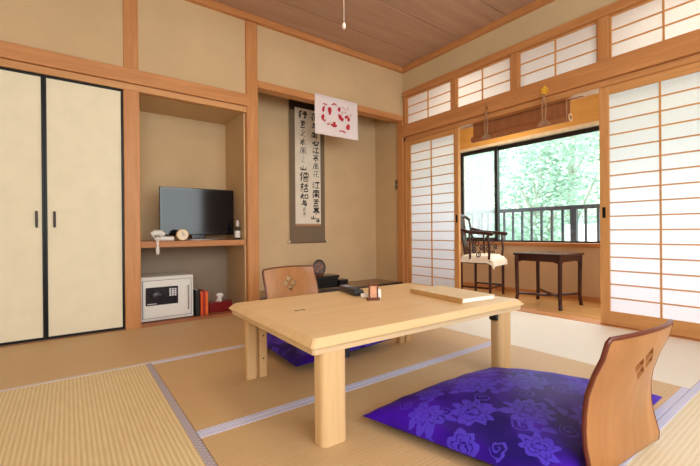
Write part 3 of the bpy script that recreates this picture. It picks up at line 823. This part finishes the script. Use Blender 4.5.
# ------------------------------------------------------------------ cloth over the lintel
cl = thing('cloth_banner', 'white cloth with red blossom swirls hanging over the alcove lintel', 'cloth banner', (2.222, B-.0235, 1.675))
bm = BM(); nx, nz = 24, 16; grid = []
for i in range(nx+1):
    row = []
    for j in range(nz+1):
        u, v = i/nx-.5, j/nz
        row.append(bm.verts.new((u*(.530+.008*(1-v)), -.003-.004*math.sin(u*14)*(1-v)-.006*(1-v), v*(.388))))
    grid.append(row)
for i in range(nx):
    for j in range(nz): bm.faces.new((grid[i][j], grid[i+1][j], grid[i+1][j+1], grid[i][j+1]))
ob = obj('cloth', bm, plain('cloth_white', '#efe4e6', .85, .15, 0, .02), cl, True)
md = ob.modifiers.new('thick', 'SOLIDIFY'); md.thickness = .0012
blobs = [(100, 124, 16, 5, 10), (86, 165, 8, 24, 15), (138, 178, 13, 30, 0), (168, 122, 14, 6, -30), (188, 126, 9, 5, 40), (217, 166, 10, 18, 20), (80, 235, 10, 24, 8), (95, 262, 10, 6, -40), (222, 228, 13, 20, -25), (238, 250, 14, 14, 0),
         (278, 228, 16, 9, -35), (297, 248, 10, 18, -10), (292, 315, 14, 24, 25), (175, 285, 10, 14, 20), (160, 300, 14, 9, 30), (184, 305, 12, 10, -20), (128, 292, 14, 4, -20), (222, 350, 10, 5, -10), (250, 354, 18, 6, 15)]
pale = [(255, 155, 18, 8, 30), (292, 160, 8, 18, 20), (262, 190, 20, 7, 0), (315, 215, 8, 14, 20), (125, 280, 20, 6, -30), (240, 200, 10, 10, 0)]
def blobmesh(lst, d):
    bm = BM()
    for (px, py, a, b, r) in lst:
        u = (px-20)/360; top = 40+(px-20)*(118-40)/360; hgt = 330-(px-20)*20/360
        v = 1-(py-top)/hgt
        X, Z = (u-.5)*.53, v*.388
        a_, b_ = a/360*.62, b/330*.45
        yy = -.003-.004*math.sin((u-.5)*14)*(1-v)-.006*(1-v)-.0016-d
        rr = math.radians(-r); vs = []
        for k in range(18):
            q = 2*PI*k/18; w_ = 1+.12*math.sin(3*q+px)
            x, z = a_*math.cos(q)*w_, b_*math.sin(q)*w_
            vs.append(bm.verts.new((X+x*math.cos(rr)-z*math.sin(rr), yy, Z+x*math.sin(rr)+z*math.cos(rr))))
        bm.faces.new(vs)
    return bm
obj('red_pattern', blobmesh(blobs, .0012), plain('print_red', '#c01c33', .8), cl)
obj('pink_pattern', blobmesh(pale, .001), plain('print_pink', '#e3c3c6', .8), cl)
obj('hanging_slat', B1(-.268, .268, -.006, .0, .384, .396, bev=.002), plain('cloth_white', '#efe4e6'), cl)

# wall switch on the alcove cheek
sw = thing('wall_switch', 'small grey switch plate on the plaster cheek left of the shoji', 'switch', (TX1-.0005, 3.318, 1.268))
obj('plate', B1(-.008, 0, -.035, .035, -.062, .062, bev=.002), plain('switch_bronze', '#8f7f66', .4), sw)
for z0 in (-.045, .012): obj('rocker', B1(-.012, -.007, -.016, .016, z0, z0+.033, bev=.002), plain('switch_dark', '#4c4438', .4), sw)

# ------------------------------------------------------------------ bamboo blind and hooks
bd = thing('bamboo_blind', 'reddish brown bamboo blind rolled up above the window opening', 'blind', (3.272, 1.853, 1.612))
m, nt, out = nodes_of('bamboo_slats'); p = principled(nt, out, None, .6, .3)
v = ocoord(nt, (1, 1, 1))
w = nt.nodes.new('ShaderNodeTexWave'); w.bands_direction = 'Y'; w.inputs['Scale'].default_value = 60; w.inputs['Distortion'].default_value = .6
link(nt, v, w.inputs['Vector'])
f = mathn(nt, 'ADD', mathn(nt, 'MULTIPLY', w.outputs['Fac'], .5), mathn(nt, 'MULTIPLY', noise(nt, ocoord(nt, (40, 40, 4)), 1, 3), .5))
link(nt, ramp(nt, f, [(.2, rgb('#8a5233')), (.8, rgb('#b87b50'))]), p.inputs['Base Color']); bump(nt, p, f, .3, .002)
BAM = m
obj('slat_sheet', B1(-.004, .004, -.458, .458, .0, .172), BAM, bd)
bm = BM(); tube(bm, [(-.012, -.458, 0), (-.012, .458, 0)], .029, 20); rl = obj('roll', bm, BAM, bd, True)
for s in (-1, 1):
    bm = BM(); tube(bm, [(-.012, s*.458, 0), (-.012, s*.465, 0)], .032, 20); e_ = obj('roll_end', bm, plain('bamboo_pale', '#cfa67c', .6), rl)
    bm = BM(); tube(bm, [(-.012, s*.4645, 0), (-.012, s*.4665, 0)], .019, 16); obj('roll_core', bm, plain('bamboo_dark', '#6b4630', .7), rl)
bm = BM(); tube(bm, [(-.012, -.56, .146), (-.012, .56, .146)], .006, 8); obj('top_rod', bm, plain('rod_brown', '#7b4e33', .6), bd)
CORD = plain('cord_beige', '#a37f62', .8); GOLD = plain('hook_gold', '#f0bf3e', .35, .5, .25); HB = plain('hook_brown', '#a5724a', .4, .5, .3)
def hook(y, label, mat, big):
    h = thing('blind_hook', label, 'hook', (W-.0405, y, 1.803))
    bm = BM(); s = 1.25 if big else .55
    for k in range(6):
        a = 2*PI*k/6+.5
        tube(bm, [(-.004, 0, .045), (-.004, .022*s*math.cos(a), .045+.026*s*math.sin(a))], [.008*s, .010*s], 8)
    tube(bm, [(-.005, 0, .05), (-.005, 0, .092*(1 if big else .8))], [.007*s, .002], 8)
    obj('ornament', bm, mat, h, True)
    bm = BM(); tube(bm, [(-.001, 0, .045), (-.006, 0, .015), (-.018, 0, .0), (-.020, 0, .012)], .004, 8); obj('hook_arm', bm, mat, h, True)
    c = None
    dx, dz = -.0175, -.243
    def P(q): return (q[0]+dx, q[1], q[2]+dz)
    for sg in (1, -1):
        l = tube(bm if False else BM(), [P(q) for q in ((0, sg*.004, .256), (.002, sg*.016, .15), (0, sg*.010, .045))], .005, 8)
        c0 = obj('cord', l, CORD, h, True)
        if sg == 1: c = c0
    bm = BM()
    for k in range(5):
        d = (k-2)*.017; tube(bm, [P((0, 0, .055)), P((-.004, d*.7, .03)), P((0, d*1.5, .0))], [.006, .007, .005], 8)
    obj('tassel', bm, CORD, c, True)
hook(1.540, 'gold ornamental hook with a tasselled cord, above the right part of the bamboo blind', GOLD, True)
hook(2.075, 'small brown hook with a tasselled cord, above the left part of the bamboo blind', HB, False)
obj('pull_cord', tube(BM(), [(-.041, -.446, .144), (-.043, -.446, .03), (-.036, -.444, -.045)], [.004, .005, .003], 8), CORD, bd)

# ------------------------------------------------------------------ veranda
struct('floor_veranda', B1(W+.08, VX, Y0, 3.42, -.08, -.002), VER)
bm = BM(); box(bm, VX, VX+.10, Y0, 3.42, -.08, .535); box(bm, W+.08, VX, 3.36, 3.42, -.05, 2.36); box(bm, W+.1, VX+.1, Y0-.06, Y0, -.05, 2.36)
box(bm, VX, VX+.1, 3.12, 3.42, .53, 2.36)
struct('wall_veranda', bm, plaster('veranda_plaster', '#d6b996'))
struct('wall_veranda_header', B1(VX, VX+.10, Y0, 3.12, 1.757, 2.36), wood('header_board', '#e6b668', '#d09a4e', 'y', .5, 10))
struct('ceiling_veranda', B1(W+.1, VX+.1, Y0, 3.42, 2.36, 2.40), plain('veranda_ceiling', '#e6d6bc', .8))
struct('baseboard_veranda', B1(VX-.012, VX, Y0, 3.36, -.002, .045, bev=.002), WY)
struct('trim_23', B1(VX-.035, VX+.09, Y0, 3.12, .530, .570, bev=.004), wood('sill_wood', '#c98a52', '#a86a3c', 'y'))
struct('trim_24', B1(VX-.02, VX+.06, Y0, 3.12, 1.722, 1.757, bev=.002), CREAM)
def sash(n, y0, y1, x, glass, lower):
    r = sroot('window_%d' % n, (x, (y0+y1)/2, .57)); c = (y0+y1)/2
    bm = BM(); hw = (y1-y0)/2
    box(bm, 0, .028, -hw, -hw+.04, 0, 1.15, bev=.002); box(bm, 0, .028, hw-.04, hw, 0, 1.15, bev=.002)
    box(bm, .001, .027, -hw+.04, hw-.04, 1.104, 1.15); box(bm, .001, .027, -hw+.04, hw-.04, 0, lower)
    obj('sash_frame', bm, BLKM, r)
    obj('glass_pane', B1(.012, .016, -hw+.038, hw-.038, lower-.005, 1.107), glass, r)
G0 = pane_glass('clear_glass', 0); G1 = pane_glass('hazy_glass', .14)
sash(6, 2.592, 3.118, VX+.006, G1, .05)
sash(7, 1.30, 2.640, VX+.042, G0, .02)
sash(8, .02, 1.34, VX+.006, G0, .02)
sash(9, Y0+.01, .06, VX+.042, G0, .02)
lt = tag(obj('window_latch', B1(VX-.004, VX+.006, 2.605, 2.627, 1.14, 1.20, bev=.003), plain('latch_grey', '#3b3f47', .4)), 'small dark latch on the middle stile of the veranda window', 'latch')

# side table
st = thing('side_table', 'dark red brown square side table with crossed stretchers on the veranda', 'side table', (3.655, 1.768, -.002))
a = .232
bm = BM(); prism(bm, [(-a+.02, -a), (a-.02, -a), (a, -a+.02), (a, a-.02), (a-.02, a), (-a+.02, a), (-a, a-.02), (-a, -a+.02)], lambda u, v: (u, v, .472), lambda u, v: (u, v, .492))
obj('tabletop', bm, DKX, st)
for k in range(4):
    R_ = Matrix.Rotation(k*PI/2, 4, 'Z'); bm = BM()
    b = .195
    prism(bm, [(-b, .472), (-b, .405), (-b+.03, .412), (-b+.05, .420), (b-.05, .420), (b-.03, .412), (b, .405), (b, .472)],
          lambda u, v: R_ @ Vector((u, -.208, v)), lambda u, v: R_ @ Vector((u, -.192, v)))
    obj('apron', bm, DKX, st)
for sx in (-1, 1):
    for sy in (-1, 1):
        bm = BM(); q = .2
        tube(bm, [(sx*q, sy*q, .472), (sx*q, sy*q, .39), (sx*(q-.004), sy*(q-.004), .10), (sx*(q+.002), sy*(q+.002), .03), (sx*(q+.006), sy*(q+.006), .0)], [.019, .018, .016, .016, .017], 10)
        obj('leg', bm, DKW, st, True)
for s in (-1, 1):
    bm = BM(); tube(bm, [(-.195, -.195*s, .108), (0, 0, .100+.012*s), (.195, .195*s, .108)], .011, 8)
    obj('stretcher', bm, DKW, st, True)

# armchair
ac = thing('armchair', 'dark carved wooden armchair with a fleece seat pad on the veranda', 'armchair', (3.672, 2.497, -.002), math.radians(12))
ac.scale = (.92, .80, 1.06)
obj('seat', B1(-.225, .225, -.22, .22, .335, .368, bev=.006), DKX, ac)
for sx in (-1, 1):
    bm = BM(); tube(bm, [(sx*.205, -.205, 0), (sx*.205, -.205, .36)], [.017, .019], 10); obj('leg', bm, DKW, ac, True)
    bm = BM(); tube(bm, [(sx*.205, .19, 0), (sx*.205, .19, .36)], [.017, .019], 10); obj('leg', bm, DKW, ac, True)
    bm = BM(); tube(bm, [(sx*.205, -.205, .095), (sx*.205, .19, .095)], .010, 8); obj('stretcher', bm, DKW, ac, True)
    bm = BM(); tube(bm, [(sx*.20, -.19, .36), (sx*.215, -.20, .48), (sx*.215, -.185, .635)], [.017, .014, .015], 10); obj('arm_post', bm, DKW, ac, True)
    bm = BM(); tube(bm, [(sx*.21, .06, .36), (sx*.21, .07, .64)], .014, 10); obj('arm_post', bm, DKW, ac, True)
    bm = BM(); tube(bm, [(sx*.215, .25, .690), (sx*.22, .08, .655), (sx*.22, -.16, .640), (sx*.225, -.235, .630), (sx*.225, -.255, .640)], [.017, .018, .018, .020, .014], 10); obj('armrest', bm, DKW, ac, True)
    bm = BM(); tube(bm, [(sx*.205, .20, .36), (sx*.21, .235, .56), (sx*.20, .285, .80)], [.018, .016, .014], 10); obj('back_post', bm, DKW, ac, True)
    bm = BM()                                       # carved scroll panel under the arm
    for q, (cy, cz, r0) in enumerate(((-.03, .54, .045), (.01, .47, .04), (-.05, .43, .035), (.02, .59, .03), (-.1, .50, .03))):
        pts = [(sx*.213, cy+r0*(1-k/22)*math.cos(k*.5+q), cz+r0*(1-k/22)*math.sin(k*.5+q)) for k in range(18)]
        tube(bm, pts, .007, 6)
    obj('carved_panel', bm, DKW, ac, True)
bm = BM(); tube(bm, [(-.205, -.205, .095), (.205, -.205, .095)], .010, 8); obj('stretcher', bm, DKW, ac, True)
bm = BM(); tube(bm, [(-.215, .285, .79), (-.1, .295, .825), (.1, .295, .825), (.215, .285, .79)], .017, 10); obj('crest_rail', bm, DKW, ac, True)
bm = BM(); prism(bm, [(-.07, .37), (.07, .37), (.055, .55), (.075, .80), (-.075, .80), (-.055, .55)], lambda u, v: (u, .20+.20*(v-.36), v), lambda u, v: (u, .215+.20*(v-.36), v)); obj('back_splat', bm, DKW, ac)
ac_pad = [Vector((3.49, 2.235)), Vector((3.49, 2.735))]
FLC = plain('fleece', '#e8d8c2', .95, .1, 0, .10, 45)
bm = BM(); n = 26; tp = []; bt = []
for i in range(n+1):
    r0, r1 = [], []
    for j in range(n+1):
        u, v = 2*i/n-1, 2*j/n-1
        h = max(0, (1-u**4)*(1-v**4))**.4
        x, y = u*.245, v*.235-.01
        droop = -.06*max(0, (-v-.72)/.28)**1.5 - .03*max(0, (abs(u)-.85)/.15)
        fz = .008*math.sin(31*u+7*v)*math.sin(23*v+9*u)
        r0.append(bm.verts.new((x, y-(.018 if v < -.8 else 0), .376+.046*h+droop+fz*h)))
        r1.append(r0[-1] if i in (0, n) or j in (0, n) else bm.verts.new((x, y-(.018 if v < -.8 else 0), .3705+(droop if v < -.93 else 0))))
    tp.append(r0); bt.append(r1)
for i in range(n):
    for j in range(n):
        bm.faces.new((tp[i][j], tp[i+1][j], tp[i+1][j+1], tp[i][j+1]))
        try: bm.faces.new((bt[i][j], bt[i][j+1], bt[i+1][j+1], bt[i+1][j]))
        except ValueError: pass
pd = obj('seat_pad', bm, FLC, None, True); pd.location = (3.672, 2.497, -.002); pd.rotation_euler = (0, 0, math.radians(12)); pd.scale = (.88, .82, 1.06)
tag(pd, 'cream fleece pad draped over the seat of the veranda armchair', 'seat pad')

# ------------------------------------------------------------------ outside
struct('balcony_floor', B1(VX+.1, 5.0, -3.5, 7.5, -.25, -.15), plain('balcony_concrete', '#b9b6ae', .9))
RLG = plain('rail_blue_grey', '#28313f', .5)
rg = thing('balcony_railing', 'dark blue grey metal balcony railing outside the veranda window', 'railing', (4.93, 2.0, -.15))
obj('top_rail', B1(-.03, .03, -5.3, 5.3, 1.105, 1.155, bev=.006), RLG, rg)
obj('bottom_rail', B1(-.015, .015, -5.3, 5.3, .10, .13), RLG, rg)
yb0 = 2.069-2.0
ks = [k for k in range(-38, 38)]
for k in ks:
    y = yb0+.131*k
    if abs(y) > 5.25: continue
    if k % 10 == 0:
        obj('post', B1(-.028, .028, y-.035, y+.035, 0, 1.11), RLG, rg)
    else:
        obj('baluster', B1(-.011, .011, y-.013, y+.013, .12, 1.11), RLG, rg)
m, nt, out = nodes_of('hill_ground'); p = principled(nt, out, None, .95, .1)
link(nt, ramp(nt, noise(nt, ocoord(nt, (1, 1, 1)), .8, 5), [(.35, rgb('#86a08c')), (.7, rgb('#a9bca9'))]), p.inputs['Base Color'])  # hillside paled: outdoor haze painted into the ground colour
bm = BM(); nx, ny = 30, 40; g = []
for i in range(nx+1):
    row = []
    for j in range(ny+1):
        x = 5.4+i*1.0; y = -16+j*1.2
        z = -2.2+max(0, (x-9))*.5+.35*math.sin(x*.7+y*.4)+.3*math.sin(y*.9)
        row.append(bm.verts.new((x, y, z)))
    g.append(row)
for i in range(nx):
    for j in range(ny): bm.faces.new((g[i][j], g[i+1][j], g[i+1][j+1], g[i][j+1]))
struct('ground', bm, m, None, True)
tag(obj('garden_wall', B1(6.9, 7.1, .5, 3.05, -2.4, .80, bev=.02), plain('whitewash', '#e9e9e6', .8)), 'low white garden wall beyond the railing', 'wall')
LEAFS = []
for i, (c1, c2) in enumerate((('#7d9e8a', '#a9c5b2'), ('#88a996', '#b2ccba'), ('#789a86', '#a2bfab'))):  # overexposed haze washed into the leaf colours
    m, nt, out = nodes_of('leaves_%d' % i)
    cc = ramp(nt, noise(nt, ocoord(nt, (1, 1, 1)), 2.2, 4), [(.35, rgb(c1)), (.7, rgb(c2))])
    d = nt.nodes.new('ShaderNodeBsdfDiffuse'); t_ = nt.nodes.new('ShaderNodeBsdfTranslucent'); mx = nt.nodes.new('ShaderNodeMixShader'); mx.inputs[0].default_value = .4
    link(nt, cc, d.inputs[0]); link(nt, cc, t_.inputs[0]); link(nt, d.outputs[0], mx.inputs[1]); link(nt, t_.outputs[0], mx.inputs[2]); link(nt, mx.outputs[0], out.inputs[0])
    LEAFS.append(m)
BARK = plain('bark', '#8f9687', .9)  # bark lightened, the same haze put into its colour
def tree(x, y, base, h, r, mi, label):
    t = thing('tree', label, 'tree', (x, y, base), 0, 'pale green trees beyond the balcony')
    bm = BM(); tube(bm, [(0, 0, 0), (.08, .05, h*.4), (-.03, .02, h*.85)], [.16, .11, .04], 9)
    rnd = random.Random(int(x*100+y*37)); cl_ = []
    for k in range(8):
        a = rnd.uniform(0, 2*PI); z = h*rnd.uniform(.3, .75); e = Vector((r*.6*math.cos(a), r*.6*math.sin(a), z+h*.14))
        tube(bm, [(.03, .02, z-h*.1), tuple(e)], [.05, .02], 6); cl_.append(e)
    obj('trunk', bm, BARK, t, True)
    bm = BM()
    for k in range(60):
        a = rnd.uniform(0, 2*PI); q = r*.68*math.sqrt(rnd.random())
        cl_.append(Vector((q*math.cos(a), q*math.sin(a), h*rnd.uniform(.14, .98))))
    for c in cl_:
        rad = r*.42
        for q in range(62):
            g3 = [max(-1.6, min(1.6, rnd.gauss(0, 1)))*rad*.5 for _ in range(3)]; p = c+Vector(g3)
            s = rnd.uniform(.045, .10)
            a = Vector((rnd.uniform(-1, 1), rnd.uniform(-1, 1), rnd.uniform(-.4, .4))).normalized(); b = a.cross(Vector((rnd.uniform(-1, 1), rnd.uniform(-1, 1), rnd.uniform(-1, 1)))).normalized()
            vs = [bm.verts.new(p+q2) for q2 in (a*s, b*s*.5, -a*s, -b*s*.5)]
            bm.faces.new(vs)
    obj('foliage', bm, LEAFS[mi], t)
tree(10.0, 7.5, -2.0, 6.0, 1.2, 0, 'pale green tree seen through the left window sash')
tree(9.8, 4.9, -2.0, 5.4, 1.2, 1, 'pale green tree just right of the window mullion')
tree(10.2, 2.3, -1.9, 5.8, 1.2, 2, 'pale green tree at the right edge of the window view')
tree(13.2, 9.0, -.9, 7.0, 1.5, 2, 'pale tree far left behind the hazy window sash')
tree(13.4, 5.7, -.9, 7.2, 1.5, 1, 'taller pale tree standing in the gap behind the middle trees')
tree(13.6, 2.4, -.8, 7.0, 1.5, 0, 'taller pale tree standing behind the rightmost tree')

# ------------------------------------------------------------------ ceiling lamp with its pull cord
lp = thing('ceiling_lamp', 'ceiling lamp above the table whose white pull cord hangs into view', 'lamp', (1.183, 1.628, 0))
obj('canopy', B1(-.06, .06, -.06, .06, 2.59, 2.62, bev=.006), plain('lamp_wood', '#8a5c38', .5), lp)
bm = BM(); tube(bm, [(0, 0, 2.60), (0, 0, 2.42)], .006, 8); obj('suspension', bm, plain('lamp_cord', '#d8d2c8', .6), lp)
obj('shade', B1(-.25, .25, -.25, .25, 2.30, 2.42, bev=.01), emitter('lamp_glow', '#ffe6c4', 6.0), lp)
bm = BM()
for s in (-1, 1):
    box(bm, -.262, .262, s*.256-.006, s*.256+.006, 2.285, 2.435); box(bm, s*.256-.006, s*.256+.006, -.25, .25, 2.285, 2.435)
obj('shade_frame', bm, plain('lamp_wood', '#8a5c38', .5), lp)
bm = BM(); tube(bm, [(0, 0, 2.30), (0, 0, 1.808)], .0016, 6); obj('pull_cord', bm, plain('lamp_cord', '#d8d2c8', .6), lp)
bm = BM(); lathe(bm, [(.002, 0), (.008, -.006), (.0095, -.02), (.007, -.03), (.002, -.034)], 14, Matrix.Translation((0, 0, 1.810))); obj('cord_knob', bm, plain('knob_white', '#f6efe6', .4), lp, True)

# ------------------------------------------------------------------ light
wd = bpy.data.worlds.new('sky'); bpy.context.scene.world = wd; wd.use_nodes = True
nt = wd.node_tree
bg = nt.nodes['Background']
tc = nt.nodes.new('ShaderNodeTexCoord'); sp = nt.nodes.new('ShaderNodeSeparateXYZ')
link(nt, tc.outputs['Generated'], sp.inputs[0])
link(nt, ramp(nt, sp.outputs[2], [(0.0, (.86, .93, .93, 1)), (.9, (.92, .97, 1, 1))]), bg.inputs['Color'])
bg.inputs['Strength'].default_value = 4.5
def area(name, loc, rot, sx, sy, energy=None, col=(1, 1, 1), portal=False):
    l = bpy.data.lights.new(name, 'AREA'); l.shape = 'RECTANGLE'; l.size = sx; l.size_y = sy; l.color = col
    if portal: l.cycles.is_portal = True
    else: l.energy = energy
    o = bpy.data.objects.new(name, l); C.objects.link(o); o.location = loc; o.rotation_euler = rot
    return o
area('window_portal', (VX+.16, .83, 1.16), (0, PI/2, 0), 1.2, 4.6, portal=True)
area('rear_window_portal', (.44, Y0-.09, 1.41), (PI/2, 0, 0), 3.7, 1.5, portal=True)
for y in (2.4, .6):
    area('veranda_lamp', (3.72, y, 2.34), (0, 0, 0), .35, .35, 5, (1, .80, .55))

# ------------------------------------------------------------------ camera
cam = bpy.data.cameras.new('camera'); co = bpy.data.objects.new('camera', cam); C.objects.link(co)
yaw, pitch, roll = .63955, -.00214, .00829
f = Vector((math.sin(yaw), math.cos(yaw), 0)); r = Vector((math.cos(yaw), -math.sin(yaw), 0)); d = Vector((0, 0, -1))
f2 = math.cos(pitch)*f-math.sin(pitch)*d; d2 = math.cos(pitch)*d+math.sin(pitch)*f
r3 = math.cos(roll)*r+math.sin(roll)*d2; d3 = math.cos(roll)*d2-math.sin(roll)*r
co.matrix_world = Matrix(((r3.x, -d3.x, -f2.x, 0), (r3.y, -d3.y, -f2.y, 0), (r3.z, -d3.z, -f2.z, .70), (0, 0, 0, 1)))
cam.sensor_width = 36; cam.lens = 379.2/700*36; cam.clip_start = .02
S = bpy.context.scene
S.camera = co
S.view_settings.view_transform = 'Standard'; S.view_settings.look = 'None'
S.view_settings.gamma = 1; S.view_settings.use_curve_mapping = False
S.view_settings.exposure = 0.6
